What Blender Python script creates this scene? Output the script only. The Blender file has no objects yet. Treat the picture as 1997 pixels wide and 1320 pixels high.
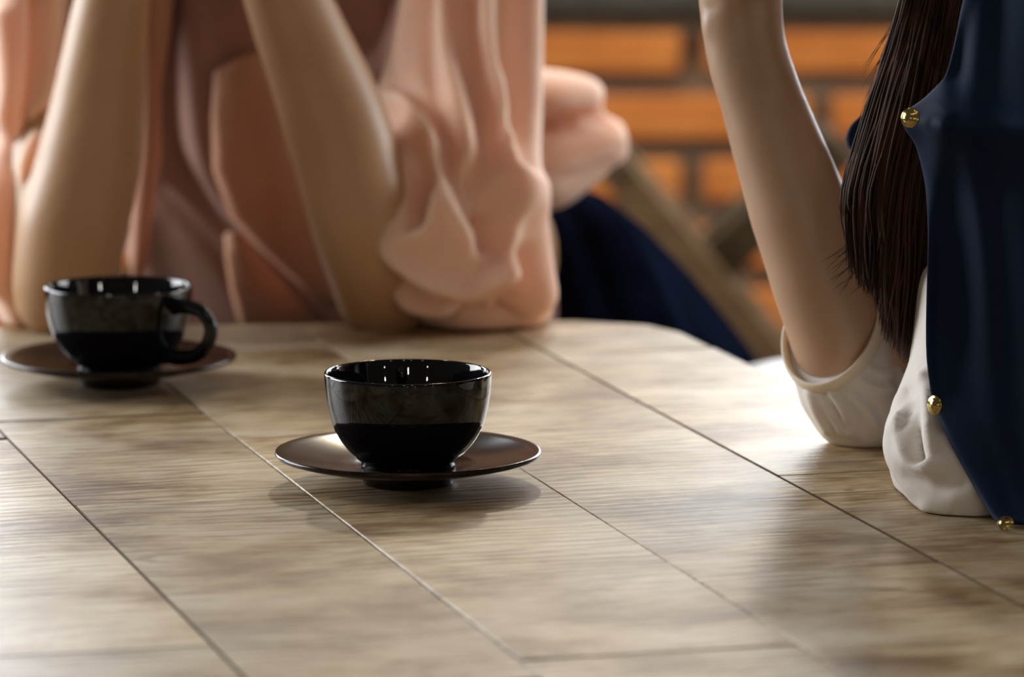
import bpy, bmesh, math, random
from mathutils import Vector as V, Matrix, noise
random.seed(7)
SC = bpy.context.scene
COL = SC.collection
# ------------------------------------------------------------------ camera, world, lights, exposure
F = 9000.0                                   # focal length in pixels of the 1997 px wide photograph
PITCH = math.atan(1360 / F)
ZT = 0.75                                    # table height
ZC = ZT + 2.6 * math.tan(PITCH + math.atan(285 / F))
cam = bpy.data.cameras.new('camera'); cam_o = bpy.data.objects.new('camera', cam); COL.objects.link(cam_o)
cam_o.location = (0, 0, ZC); cam_o.rotation_euler = (math.pi / 2 - PITCH, 0, 0)
cam.sensor_width = 36.0; cam.lens = 36.0 * F / 1997.0
cam.clip_start = 0.05; cam.clip_end = 60
cam.dof.use_dof = True; cam.dof.focus_distance = 2.60; cam.dof.aperture_fstop = (cam.lens / 1000) / 0.025
SC.camera = cam_o
w = bpy.data.worlds.new('world'); SC.world = w; w.use_nodes = True
w.node_tree.nodes['Background'].inputs[0].default_value = (0.95, 0.86, 0.74, 1)
w.node_tree.nodes['Background'].inputs[1].default_value = 0.09

def area(name, loc, target, sx, sy, power, color):
    l = bpy.data.lights.new(name, 'AREA'); l.shape = 'RECTANGLE'; l.size = sx; l.size_y = sy; l.energy = power; l.color = color
    o = bpy.data.objects.new(name, l); COL.objects.link(o); o.location = loc
    o.rotation_euler = (V(target) - V(loc)).to_track_quat('-Z', 'Y').to_euler(); return o
area('daylight_back_right', (1.15, 5.9, 1.75), (0.5, 2.6, 0.9), 1.7, 1.6, 82, (0.86, 0.93, 1.0))
area('daylight_back_left', (-1.45, 5.9, 1.75), (-0.6, 2.6, 0.9), 2.0, 1.6, 100, (0.9, 0.95, 1.0))
area('daylight_left', (-2.5, 3.9, 1.7), (-0.25, 3.1, 0.9), 1.5, 1.5, 105, (0.92, 0.96, 1.0))
area('daylight_right', (3.2, 4.2, 1.9), (0.3, 3.0, 0.9), 1.6, 1.4, 75, (0.95, 0.97, 1.0))
def bulb(loc, power, color=(1, 0.86, 0.68), r=0.035):
    l = bpy.data.lights.new('unseen_bulb', 'POINT'); l.energy = power; l.color = color; l.shadow_soft_size = r
    o = bpy.data.objects.new('unseen_bulb', l); COL.objects.link(o); o.location = loc
for p in ((-0.75, 1.2, 2.75), (-0.2, 0.9, 2.75), (0.15, 1.3, 2.75), (0.8, 1.25, 2.75)): bulb(p, 4.2, r=0.055)
for p in ((0.0, -2.6, 1.62), (2.7, -1.2, 1.66), (-2.3, -1.6, 1.7), (0.9, -2.4, 1.6)): bulb(p, 13, (1, 0.94, 0.85), 0.07)
for p in ((-0.5, 4.4, 2.7), (0.25, 4.5, 2.7)): bulb(p, 7)
for p in ((0.05, 5.1, 2.3), (0.75, 5.1, 2.3)): bulb(p, 42, (1, 0.84, 0.62), 0.06)  # added unseen lamps, a warm wash to brighten the brick wall
SC.view_settings.view_transform = 'Standard'; SC.view_settings.look = 'None'
SC.view_settings.exposure = -0.12; SC.view_settings.gamma = 1.0; SC.view_settings.use_curve_mapping = False
SC.cycles.use_denoising = True
SC.cycles.caustics_reflective = False; SC.cycles.caustics_refractive = False

# ------------------------------------------------------------------ measuring helpers
def ray(x, y):
    u = (x - 998.5) / F; v = (660 - y) / F
    return V((u, math.cos(PITCH) + v * math.sin(PITCH), -math.sin(PITCH) + v * math.cos(PITCH)))
def at(x, y, Y):                              # photograph pixel at distance Y -> point in the room
    d = ray(x, y); t = Y / d.y
    return V((d.x * t, Y, ZC + d.z * t))
def on_table(x, y):
    d = ray(x, y); t = (ZT - ZC) / d.z
    return V((d.x * t, d.y * t, ZT))
def lerp(a, b, t): return a + (b - a) * t
def table_lookup(tab, x):                     # piecewise linear, tab = [(x, v), ...]
    if x <= tab[0][0]: return tab[0][1]
    for (x0, v0), (x1, v1) in zip(tab, tab[1:]):
        if x <= x1: return lerp(v0, v1, (x - x0) / (x1 - x0))
    return tab[-1][1]
def spline(pts, n):                           # Catmull-Rom through points (Vectors)
    P = [pts[0] + (pts[0] - pts[1])] + list(pts) + [pts[-1] + (pts[-1] - pts[-2])]
    out = []
    for i in range(1, len(P) - 2):
        for k in range(n):
            t = k / n
            a, b, c, d = P[i - 1], P[i], P[i + 1], P[i + 2]
            out.append(0.5 * ((2 * b) + (c - a) * t + (2 * a - 5 * b + 4 * c - d) * t * t + (3 * b - a - 3 * c + d) * t ** 3))
    out.append(pts[-1].copy()); return out

# ------------------------------------------------------------------ mesh helpers
def link_mesh(name, me, mat, parent=None, smooth=True):
    o = bpy.data.objects.new(name, me); COL.objects.link(o)
    if mat and not me.materials: me.materials.append(mat)
    if smooth:
        for p in me.polygons: p.use_smooth = True
    if parent: o.parent = parent
    return o
def obj(name, bm, mat, parent=None, smooth=True):
    bmesh.ops.recalc_face_normals(bm, faces=bm.faces[:])
    me = bpy.data.meshes.new(name); bm.to_mesh(me); bm.free()
    return link_mesh(name, me, mat, parent, smooth)
def tag(o, label, cat, group=None):
    o['label'] = label; o['category'] = cat
    if group: o['group'] = group
    return o
def empty(name, loc):
    o = bpy.data.objects.new(name, None); COL.objects.link(o); o.location = loc; o.empty_display_size = 0.05; return o
def add_rings(bm, rings, closed_ends=True, cyclic=True):
    vs = [[bm.verts.new(p) for p in r] for r in rings]
    n = len(vs[0])
    for a, b in zip(vs, vs[1:]):
        for i in range(n if cyclic else n - 1):
            bm.faces.new((a[i], a[(i + 1) % n], b[(i + 1) % n], b[i]))
    if closed_ends:
        for r, c in ((vs[0], True), (vs[-1], False)):
            mid = bm.verts.new(sum((v.co for v in r), V((0, 0, 0))) / n)
            for i in range(n): bm.faces.new((r[i], r[(i + 1) % n], mid) if c else (r[(i + 1) % n], r[i], mid))
    return vs
def add_tube(bm, pts, radii, n=20, ref=V((0, 1, 0)), cap=True):
    """closed tube along pts; radius = r or (across, along ref)"""
    rings = []
    for i, p in enumerate(pts):
        t = (pts[min(i + 1, len(pts) - 1)] - pts[max(i - 1, 0)]).normalized()
        a = t.cross(ref)
        if a.length < 1e-3: a = t.cross(V((1, 0, 0)))
        a.normalize(); b = a.cross(t).normalized()
        r = radii[i]; ra, rb = (r, r) if not isinstance(r, tuple) else r
        rings.append([p + a * (ra * math.cos(2 * math.pi * k / n)) + b * (rb * math.sin(2 * math.pi * k / n)) for k in range(n)])
    if cap:                                   # rounded ends
        for end in (0, -1):
            c = pts[end]; q = pts[1] if end == 0 else pts[-2]
            d = (c - q).normalized(); r = radii[end]; rr = min(r) if isinstance(r, tuple) else r
            extra = []
            for f in (0.5, 0.85):
                extra.append([c + d * rr * f + (p - c) * math.sqrt(1 - f * f) for p in rings[end]])
            rings = (extra[::-1] + rings) if end == 0 else (rings + extra)
            if end == 0: pass
    add_rings(bm, rings)
def tube_r(bm, ctrl, rad, seg=6, **k):        # splined tube
    P = spline(ctrl, seg); R = []
    m = len(rad) - 1
    for i in range(len(P)):
        t = i / (len(P) - 1) * m; j = min(int(t), m - 1); f = t - j
        a, b = rad[j], rad[j + 1]
        R.append(tuple(lerp(x, y, f) for x, y in zip(a, b)) if isinstance(a, tuple) else lerp(a, b, f))
    add_tube(bm, P, R, **k)
def add_ball(bm, c, r, u=24, v=14, rot=None):
    m = Matrix.Translation(c) @ (rot.to_4x4() if rot else Matrix()) @ Matrix.Diagonal((r[0], r[1], r[2], 1))
    bmesh.ops.create_uvsphere(bm, u_segments=u, v_segments=v, radius=1, matrix=m)
def add_box(bm, lo, hi, rot=None, origin=V((0, 0, 0))):
    vs = []
    for x in (lo[0], hi[0]):
        for y in (lo[1], hi[1]):
            for z in (lo[2], hi[2]):
                p = V((x, y, z)); p = origin + (rot @ p if rot else p); vs.append(bm.verts.new(p))
    for f in ((0, 1, 3, 2), (4, 6, 7, 5), (0, 4, 5, 1), (2, 3, 7, 6), (0, 2, 6, 4), (1, 5, 7, 3)): bm.faces.new([vs[i] for i in f])
def lathe(bm, prof, n=72):
    rings = [[V((r * math.cos(2 * math.pi * k / n), r * math.sin(2 * math.pi * k / n), z)) for k in range(n)] for r, z in prof]
    add_rings(bm, rings)
def fuse(name, bm, mat, parent=None, voxel=0.004, smooth=6, after=None):
    """one continuous skin over overlapping closed volumes"""
    bmesh.ops.recalc_face_normals(bm, faces=bm.faces[:])
    me = bpy.data.meshes.new('tmp'); bm.to_mesh(me); bm.free()
    o = bpy.data.objects.new('tmp', me); COL.objects.link(o)
    r = o.modifiers.new('r', 'REMESH'); r.mode = 'VOXEL'; r.voxel_size = voxel
    s = o.modifiers.new('s', 'SMOOTH'); s.factor = 0.5; s.iterations = smooth
    dg = bpy.context.evaluated_depsgraph_get(); dg.update()
    res = bpy.data.meshes.new_from_object(o.evaluated_get(dg)); res.name = name
    bpy.data.objects.remove(o)
    if after: after(res)
    return link_mesh(name, res, mat, parent)
def seg_dist(p, a, b):
    ab = b - a; t = max(0, min(1, (p - a).dot(ab) / max(ab.length_squared, 1e-9)))
    return (p - a - ab * t).length, t
def fold_mesh(me, folds, facing=V((0, -1, 0)), power=1.0, extra=None):
    """folds: list of (list of (x,z) world points, sigma, height). Raises or sinks cloth along those lines."""
    nor = [v.normal.copy() for v in me.vertices]
    box = []
    for pts, s, h in folds:
        xs = [q.x for q in pts]; zs = [q.y for q in pts]
        box.append((min(xs) - 3 * s, max(xs) + 3 * s, min(zs) - 3 * s, max(zs) + 3 * s))
    for v, n in zip(me.vertices, nor):
        f = n.dot(facing)
        d = 0.0
        if f > 0.02:
            q = V((v.co.x, v.co.z)); f = min(1, f * 2) ** power
            for (pts, s, h), bx in zip(folds, box):
                if q.x < bx[0] or q.x > bx[1] or q.y < bx[2] or q.y > bx[3]: continue
                m = min((seg_dist(q, a, b)[0] for a, b in zip(pts, pts[1:])))
                d += h * math.exp(-(m / s) ** 2) * f
        if extra: d += extra(v.co, n)
        if d: v.co += n * d
def relax(me, it=3):
    bm = bmesh.new(); bm.from_mesh(me)
    for _ in range(it): bmesh.ops.smooth_vert(bm, verts=bm.verts[:], factor=0.5, use_axis_x=True, use_axis_y=True, use_axis_z=True)
    bm.to_mesh(me); bm.free()
def xz(px, Y, n=4):
    P = spline([at(x, y, Y) for x, y in px], n)
    return [V((p.x, p.z)) for p in P]

# ------------------------------------------------------------------ materials
def mat(name, color, rough=0.5, **k):
    m = bpy.data.materials.new(name); m.use_nodes = True
    b = m.node_tree.nodes['Principled BSDF']
    b.inputs['Base Color'].default_value = (*color, 1); b.inputs['Roughness'].default_value = rough
    for a, v in k.items():
        b.inputs[a.replace('_', ' ')].default_value = v
    return m
def nodes(m): return m.node_tree.nodes, m.node_tree.links, m.node_tree.nodes['Principled BSDF']
def noise_col(m, c0, c1, scale=(1, 1, 1), nscale=5, detail=6, lo=0.35, hi=0.65, bump=0.0, dist=0.002, coord='Object'):
    N, L, b = nodes(m)
    tc = N.new('ShaderNodeTexCoord'); mp = N.new('ShaderNodeMapping'); mp.inputs['Scale'].default_value = scale
    L.new(tc.outputs[coord], mp.inputs[0])
    nz = N.new('ShaderNodeTexNoise'); nz.inputs['Scale'].default_value = nscale; nz.inputs['Detail'].default_value = detail
    L.new(mp.outputs[0], nz.inputs['Vector'])
    cr = N.new('ShaderNodeValToRGB'); cr.color_ramp.elements[0].position = lo; cr.color_ramp.elements[1].position = hi
    cr.color_ramp.elements[0].color = (*c0, 1); cr.color_ramp.elements[1].color = (*c1, 1)
    L.new(nz.outputs['Fac'], cr.inputs[0]); L.new(cr.outputs[0], b.inputs['Base Color'])
    if bump:
        bp = N.new('ShaderNodeBump'); bp.inputs['Strength'].default_value = bump; bp.inputs['Distance'].default_value = dist
        L.new(nz.outputs['Fac'], bp.inputs['Height']); L.new(bp.outputs[0], b.inputs['Normal'])
    return m

def plank_material():
    m = mat('weathered_oak', (0.4, 0.32, 0.22), 0.38)
    N, L, b = nodes(m)
    tc = N.new('ShaderNodeTexCoord'); oi = N.new('ShaderNodeObjectInfo')
    off = N.new('ShaderNodeVectorMath'); off.operation = 'SCALE'; off.inputs[0].default_value = (7.3, 3.1, 0)
    L.new(oi.outputs['Random'], off.inputs['Scale'])
    add = N.new('ShaderNodeVectorMath'); add.operation = 'ADD'
    L.new(tc.outputs['Object'], add.inputs[0]); L.new(off.outputs[0], add.inputs[1])
    def mapped(s):
        mp = N.new('ShaderNodeMapping'); mp.inputs['Scale'].default_value = s; L.new(add.outputs[0], mp.inputs[0]); return mp.outputs[0]
    def nz(vec, scale, detail=5, dist=0.0, rough=0.55):
        n = N.new('ShaderNodeTexNoise'); n.inputs['Scale'].default_value = scale; n.inputs['Detail'].default_value = detail
        n.inputs['Distortion'].default_value = dist; n.inputs['Roughness'].default_value = rough
        L.new(vec, n.inputs['Vector']); return n.outputs['Fac']
    def ramp(fac, stops):
        r = N.new('ShaderNodeValToRGB')
        while len(r.color_ramp.elements) < len(stops): r.color_ramp.elements.new(0.5)
        for e, (p, c) in zip(r.color_ramp.elements, stops): e.position = p; e.color = (*c, 1)
        L.new(fac, r.inputs[0]); return r.outputs[0]
    def mix(mode, fac, a, c):
        x = N.new('ShaderNodeMix'); x.data_type = 'RGBA'; x.blend_type = mode
        if isinstance(fac, float): x.inputs[0].default_value = fac
        else: L.new(fac, x.inputs[0])
        L.new(a, x.inputs[6])
        if isinstance(c, tuple): x.inputs[7].default_value = (*c, 1)
        else: L.new(c, x.inputs[7])
        return x.outputs[2]
    blot = nz(mapped((1.5, 0.9, 1)), 9.0, 6, 0.15, 0.62)
    base = ramp(blot, [(0.30, (0.15, 0.078, 0.028)), (0.41, (0.29, 0.180, 0.080)), (0.50, (0.48, 0.355, 0.205)), (0.64, (0.66, 0.55, 0.39))])
    grey = nz(mapped((1.3, 1.0, 1)), 6.0, 4, 0.1)
    base = mix('MIX', ramp(grey, [(0.53, (0, 0, 0)), (0.72, (0.5, 0.5, 0.5))]), base, (0.44, 0.405, 0.345))
    wv = N.new('ShaderNodeTexWave'); wv.wave_type = 'RINGS'; wv.rings_direction = 'Z'       # arched growth rings
    wv.inputs['Scale'].default_value = 27; wv.inputs['Distortion'].default_value = 11; wv.inputs['Detail'].default_value = 4
    wv.inputs['Detail Scale'].default_value = 0.8; wv.inputs['Detail Roughness'].default_value = 0.6
    L.new(mapped((1.0, 0.28, 1)), wv.inputs['Vector'])
    fine = nz(mapped((26.0, 3.0, 1)), 5.0, 6, 0.5, 0.75)
    scratch = nz(mapped((24.0, 4.0, 1)), 3.0, 4, 1.2, 0.6)
    where = ramp(nz(mapped((1, 1, 1)), 7.0, 3), [(0.44, (0.0, 0.0, 0.0)), (0.60, (0.7, 0.7, 0.7))])
    base = mix('MULTIPLY', where, base, ramp(wv.outputs['Fac'], [(0.0, (0.42, 0.33, 0.24)), (0.38, (1, 1, 1)), (1.0, (1.05, 1.04, 1.02))]))
    base = mix('MULTIPLY', 0.7, base, ramp(fine, [(0.34, (0.50, 0.42, 0.33)), (0.52, (1, 1, 1)), (0.8, (1.15, 1.12, 1.06))]))
    base = mix('MULTIPLY', 0.8, base, ramp(scratch, [(0.31, (0.34, 0.24, 0.15)), (0.39, (1, 1, 1))]))
    tone = N.new('ShaderNodeMapRange'); tone.inputs[3].default_value = 0.78; tone.inputs[4].default_value = 1.15
    L.new(oi.outputs['Random'], tone.inputs[0])
    hsv = N.new('ShaderNodeHueSaturation'); L.new(base, hsv.inputs['Color']); L.new(tone.outputs[0], hsv.inputs['Value'])
    L.new(hsv.outputs[0], b.inputs['Base Color'])
    rr = N.new('ShaderNodeMapRange'); rr.inputs[3].default_value = 0.32; rr.inputs[4].default_value = 0.50
    L.new(fine, rr.inputs[0]); L.new(rr.outputs[0], b.inputs['Roughness'])
    mh = N.new('ShaderNodeMath'); mh.operation = 'ADD'; L.new(fine, mh.inputs[0]); L.new(wv.outputs['Fac'], mh.inputs[1])
    bp = N.new('ShaderNodeBump'); bp.inputs['Strength'].default_value = 0.35; bp.inputs['Distance'].default_value = 0.0008
    L.new(mh.outputs[0], bp.inputs['Height']); L.new(bp.outputs[0], b.inputs['Normal'])
    return m
M = {}
M['oak'] = plank_material()
nodes(M['oak'])[2].inputs['Specular IOR Level'].default_value = 0.38
M['grime'] = mat('grimy_joint', (0.10, 0.062, 0.03), 0.8, Specular_IOR_Level=0.1)
M['oak_edge'] = noise_col(mat('oak_edge', (0.3, 0.2, 0.12), 0.6), (0.16, 0.10, 0.055), (0.32, 0.22, 0.13), (1, 8, 8), 6)
M['glaze'] = mat('black_glaze', (0.005, 0.005, 0.006), 0.025, Specular_IOR_Level=0.42)
M['glaze_reflect'] = noise_col(mat('black_glaze_brown_reflect', (0.03, 0.014, 0.010), 0.18, Specular_IOR_Level=0.25), (0.008, 0.005, 0.004), (0.034, 0.017, 0.012), (1, 6, 1), 14, 3)  # black glaze; brown reflections of the surroundings put into its colour
M['brick'] = noise_col(mat('orange_brick', (0.5, 0.17, 0.04), 0.85), (0.50, 0.145, 0.022), (0.68, 0.245, 0.048), (1, 1, 1), 12, 6, 0.3, 0.7, 0.5, 0.004)
N_, L_, b_ = nodes(M['brick'])
M['mortar'] = noise_col(mat('grey_brown_mortar', (0.14, 0.1, 0.07), 0.95), (0.14, 0.088, 0.055), (0.22, 0.145, 0.09), (1, 1, 1), 25, 6, 0.3, 0.7, 0.6, 0.006)
M['plaster'] = noise_col(mat('plaster', (0.4, 0.37, 0.32), 0.9), (0.36, 0.33, 0.28), (0.44, 0.40, 0.35), (1, 1, 1), 4)
M['sill'] = noise_col(mat('sill_stone', (0.13, 0.115, 0.085), 0.8), (0.045, 0.040, 0.028), (0.075, 0.066, 0.047), (1, 1, 1), 15)
M['floor'] = noise_col(mat('dark_floor', (0.06, 0.045, 0.033), 0.5), (0.05, 0.036, 0.026), (0.09, 0.066, 0.047), (1, 1, 1), 6)
M['dark_wood'] = noise_col(mat('dark_wood', (0.07, 0.045, 0.025), 0.7, Specular_IOR_Level=0.1), (0.055, 0.037, 0.02), (0.10, 0.066, 0.036), (1, 1, 12), 6)
M['tan_wood'] = noise_col(mat('tan_wood', (0.2, 0.12, 0.06), 0.7, Specular_IOR_Level=0.15), (0.13, 0.078, 0.036), (0.20, 0.12, 0.058), (1, 1, 12), 6)
def skin(name, c0, c1):
    m = noise_col(mat(name, c0, 0.42, Subsurface_Weight=0.12, Subsurface_Scale=0.012), c0, c1, (1, 1, 1), 14, 4)
    nodes(m)[2].inputs['Subsurface Radius'].default_value = (1, 0.4, 0.2); return m
M['skin_tan'] = skin('tan_skin', (0.47, 0.265, 0.135), (0.53, 0.31, 0.165))
M['skin_light'] = skin('light_skin', (0.48, 0.30, 0.19), (0.55, 0.35, 0.23))
def cloth(name, c0, c1, sss=0.35, rough=0.75, sc=(0.9, 0.35, 0.2), scale=0.02):
    m = noise_col(mat(name, c0, rough, Subsurface_Weight=sss, Subsurface_Scale=scale, Specular_IOR_Level=0.25), c0, c1, (1, 1, 1), 9, 3)
    nodes(m)[2].inputs['Subsurface Radius'].default_value = sc; return m
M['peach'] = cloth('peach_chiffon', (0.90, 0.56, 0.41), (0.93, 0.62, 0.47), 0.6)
M['peach_shaded'] = cloth('peach_chiffon_double_shaded', (0.30, 0.165, 0.13), (0.38, 0.21, 0.165), 0.15)  # double layer, with the torso's shade put into the colour
M['peach_lit'] = cloth('peach_chiffon_single_lit', (0.46, 0.25, 0.16), (0.52, 0.285, 0.185), 0.15)  # single layer, with the light coming through put into the colour
M['navy_skirt'] = noise_col(mat('navy_skirt', (0.008, 0.011, 0.025), 0.8, Specular_IOR_Level=0.0), (0.003, 0.004, 0.009), (0.006, 0.009, 0.022), (1, 1, 1), 8)
M['navy'] = noise_col(mat('navy_jacket', (0.008, 0.018, 0.04), 0.7, Specular_IOR_Level=0.15), (0.003, 0.010, 0.030), (0.006, 0.018, 0.050), (1, 1, 1), 6)
M['white'] = cloth('white_cotton', (0.72, 0.66, 0.60), (0.78, 0.72, 0.66), 0.25, 0.8, (0.6, 0.45, 0.35), 0.012)
M['hem'] = cloth('cream_hem', (0.74, 0.64, 0.50), (0.78, 0.68, 0.55), 0.2, 0.8, (0.6, 0.45, 0.35), 0.01)
M['hair'] = noise_col(mat('dark_hair', (0.022, 0.011, 0.008), 0.5, Specular_IOR_Level=0.22, Specular_Tint=(1.0, 0.72, 0.6, 1)), (0.014, 0.007, 0.005), (0.060, 0.028, 0.020), (40, 40, 1), 3, 2)
M['gold'] = mat('gold_metal', (0.50, 0.37, 0.13), 0.14, Metallic=1.0)
M['white_paint'] = noise_col(mat('white_paint', (0.8, 0.8, 0.8), 0.4), (0.76, 0.77, 0.78), (0.84, 0.85, 0.86))
M['lips'] = mat('lips', (0.45, 0.13, 0.11), 0.4)

# ------------------------------------------------------------------ the room
YW = 6.0
bm = bmesh.new(); add_box(bm, (-3.2, -0.6, -0.1), (3.4, YW + 0.3, 0.0))
fl = obj('floor', bm, M['floor'], smooth=False); fl['kind'] = 'structure'; fl['label'] = 'dark floor under the table and stools'
bm = bmesh.new()
zs = at(1200, 22, YW).z                       # underside of the sill
add_box(bm, (-3.2, YW + 0.012, 0), (3.4, YW + 0.25, zs))
wb = obj('wall_back', bm, M['mortar'], smooth=False); wb['kind'] = 'structure'; wb['label'] = 'orange brick wall with wide grey-brown mortar joints'
bm = bmesh.new(); add_box(bm, (-3.2, YW - 0.025, zs), (3.4, YW + 0.25, zs + 0.055))
bmesh.ops.bevel(bm, geom=bm.edges[:], offset=0.006, segments=2, affect='EDGES')
tr = obj('trim_1', bm, M['sill'], smooth=False); tr['kind'] = 'structure'; tr['label'] = 'grey-brown ledge along the top of the brick wall'
PH = 127.0; BL = 500.0                        # course pitch and brick pitch in the photograph, at the wall
pz = at(0, 102, YW).z - at(0, 229, YW).z; pl = BL / 1490.0 * 1.0
z1 = at(0, 102, YW).z; xj = at(1352, 102, YW).x
variants = []
for k in range(5):
    bm = bmesh.new(); hx, hz = (pl - 0.033) / 2, (pz - 0.030) / 2
    add_box(bm, (-hx, -0.0, -hz), (hx, 0.05, hz))
    for v in bm.verts:
        v.co += V((random.uniform(-.004, .004), random.uniform(-.003, .002), random.uniform(-.003, .003)))
    bmesh.ops.bevel(bm, geom=bm.edges[:], offset=0.006, segments=1, affect='EDGES')
    bmesh.ops.recalc_face_normals(bm, faces=bm.faces[:])
    me = bpy.data.meshes.new('brick'); bm.to_mesh(me); bm.free(); me.materials.append(M['brick']); variants.append(me)
row = 0
while z1 - row * pz > 0.03:
    off = 0.0 if row % 2 == 0 else 0.5
    for i in range(-9, 8):
        x = xj + (i + 0.5 + off) * pl
        o = bpy.data.objects.new('brick', random.choice(variants)); COL.objects.link(o)
        o.location = (x, YW - 0.006 + random.uniform(-.003, .003), z1 - row * pz); o.rotation_euler = (0, random.uniform(-.008, .008), 0)
        o.parent = wb
    row += 1

# ------------------------------------------------------------------ table
DP = V((0.2672, -0.9636, 0)).normalized(); NP = V((-DP.y, DP.x, 0))
def pl2(p): return (p.x * DP.x + p.y * DP.y, p.x * NP.x + p.y * NP.y)      # (along, across)
def world2(s, c): return V((DP.x * s + NP.x * c, DP.y * s + NP.y * c, ZT))
E_ = 0.966
corner = [pl2(V((-0.62, 3.235, 0))), pl2(V((0.045, 3.247, 0))), pl2(V((0.096, 3.226, 0))), pl2(V((0.117, 3.186, 0))), pl2(V((0.139, 3.118, 0)))]
outline = [(-1.72, 0.03), (-1.72, E_), (-3.045, E_), corner[2], corner[1], (corner[0][0], 0.03)]
def clip(poly, a, b, keep):                   # keep points where a*s+b*c <= keep
    out = []
    for i in range(len(poly)):
        p, q = poly[i], poly[(i + 1) % len(poly)]
        fp, fq = a * p[0] + b * p[1] - keep, a * q[0] + b * q[1] - keep
        if fp <= 0: out.append(p)
        if fp * fq < 0:
            t = fp / (fp - fq); out.append((lerp(p[0], q[0], t), lerp(p[1], q[1], t)))
    return out
def inset(poly, d):
    n = len(poly); out = []
    ar = sum(poly[i][0] * poly[(i + 1) % n][1] - poly[(i + 1) % n][0] * poly[i][1] for i in range(n))
    if ar < 0: poly = poly[::-1]
    L = []
    for i in range(n):
        p, q = V(poly[i]), V(poly[(i + 1) % n]); t = (q - p).normalized(); nn = V((-t.y, t.x))
        L.append((p + nn * d, t))
    for i in range(n):
        (p, t), (q, u) = L[i - 1], L[i]
        cr = t.x * u.y - t.y * u.x
        if abs(cr) < 1e-6: out.append(q.copy()); continue
        k = ((q - p).x * u.y - (q - p).y * u.x) / cr
        out.append(p + t * k)
    return [V(p) for p in poly], out
table = tag(empty('wooden_table', (0, 0, 0)), 'pale weathered plank table with cut-off far corner, under both black cups', 'table')
table.location = world2(-2.4, 0.5); table.location.z = 0
TM = Matrix((( DP.x, NP.x, 0), (DP.y, NP.y, 0), (0, 0, 1))).to_4x4()
strips = [0.03, 0.168, 0.305, 0.442, 0.576, 0.714, 0.851, E_ + 0.002]
cuts = {0: [-2.35, -2.95], 1: [-2.62, -2.0, -3.0], 2: [-2.137, -2.738], 3: [-2.02, -2.511, -2.80], 4: [-2.062, -2.70],
        5: [-2.232, -2.86], 6: [-1.95, -2.432, -2.493, -2.97]}
gap = 0.00045
for k in range(7):
    cs = sorted(cuts[k] + [-3.6, -1.7])
    for s0, s1 in zip(cs, cs[1:]):
        tl = 0.0025 if (k + int(s0 * 10)) % 2 else -0.0025            # saw cut a little off square
        poly = [(s0 + gap, strips[k] + gap), (s1 - gap, strips[k] + gap), (s1 - gap + tl, strips[k + 1] - gap), (s0 + gap + tl, strips[k + 1] - gap)]
        for i in range(len(outline)):
            p, q = V(outline[i]), V(outline[(i + 1) % len(outline)]); t = (q - p).normalized()
            a, b = t.y, -t.x                                          # outward normal (outline runs counter-clockwise)
            if a * (-2.4 - p.x) + b * (0.5 - p.y) > 0: a, b = -a, -b
            poly = clip(poly, a, b, a * p.x + b * p.y)
            if len(poly) < 3: break
        if len(poly) < 3: continue
        cl = []
        for p in poly:
            if not cl or (abs(p[0] - cl[-1][0]) + abs(p[1] - cl[-1][1])) > 1e-4: cl.append(p)
        if len(cl) > 2 and (abs(cl[0][0] - cl[-1][0]) + abs(cl[0][1] - cl[-1][1])) < 1e-4: cl.pop()
        if len(cl) < 3: continue
        ctr = V((sum(p[0] for p in cl) / len(cl), sum(p[1] for p in cl) / len(cl)))
        loc_poly = [(p[0] - ctr.x, p[1] - ctr.y) for p in cl]
        bev = random.uniform(0.0003, 0.0007)
        outer, inner = inset(loc_poly, bev)
        top = -random.uniform(0.0, 0.0006)
        bm = bmesh.new()
        add_rings(bm, [[V((p.x, p.y, -0.026)) for p in outer], [V((p.x, p.y, top - bev * 0.8)) for p in outer], [V((p.x, p.y, top)) for p in inner]], False)
        bm.verts.ensure_lookup_table(); n = len(outer)
        bm.faces.new([bm.verts[i] for i in range(n)][::-1]); bm.faces.new([bm.verts[2 * n + i] for i in range(n)])
        bm.faces.ensure_lookup_table()
        dirty = k not in (4, 5)
        for f in bm.faces:
            if dirty and len({round(v.co.z, 5) for v in f.verts}) > 1: f.material_index = 1
        o = obj('plank', bm, M['oak'], table, smooth=False); o.data.materials.append(M['grime'])
        o.matrix_parent_inverse = table.matrix_world.inverted() if False else Matrix()
        o.matrix_local = Matrix.Translation(world2(ctr.x, ctr.y) - table.location) @ TM
bm = bmesh.new()                              # frame under the planks
for lo, hi in (((-0.9 + 0.24, -0.4, 0.63), (0.60, -0.375, 0.722)), ((-0.66, 0.375, 0.63), (0.60, 0.40, 0.722)), ((-0.66, -0.375, 0.63), (-0.63, 0.375, 0.722)), ((0.57, -0.375, 0.63), (0.60, 0.375, 0.722))):
    add_box(bm, lo, hi)
o = obj('apron', bm, M['oak_edge'], table, smooth=False); o.matrix_local = TM
for sx in (-0.62, 0.56):
    for sy in (-0.36, 0.36):
        bm = bmesh.new(); r0, r1 = 0.035, 0.025
        add_rings(bm, [[V((sx + a * r, sy + b * r, z)) for a, b in ((-1, -1), (1, -1), (1, 1), (-1, 1))] for z, r in ((0, r1), (0.40, r0), (0.722, r0))])
        o = obj('leg', bm, M['oak_edge'], table, smooth=False); o.matrix_local = TM

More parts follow.
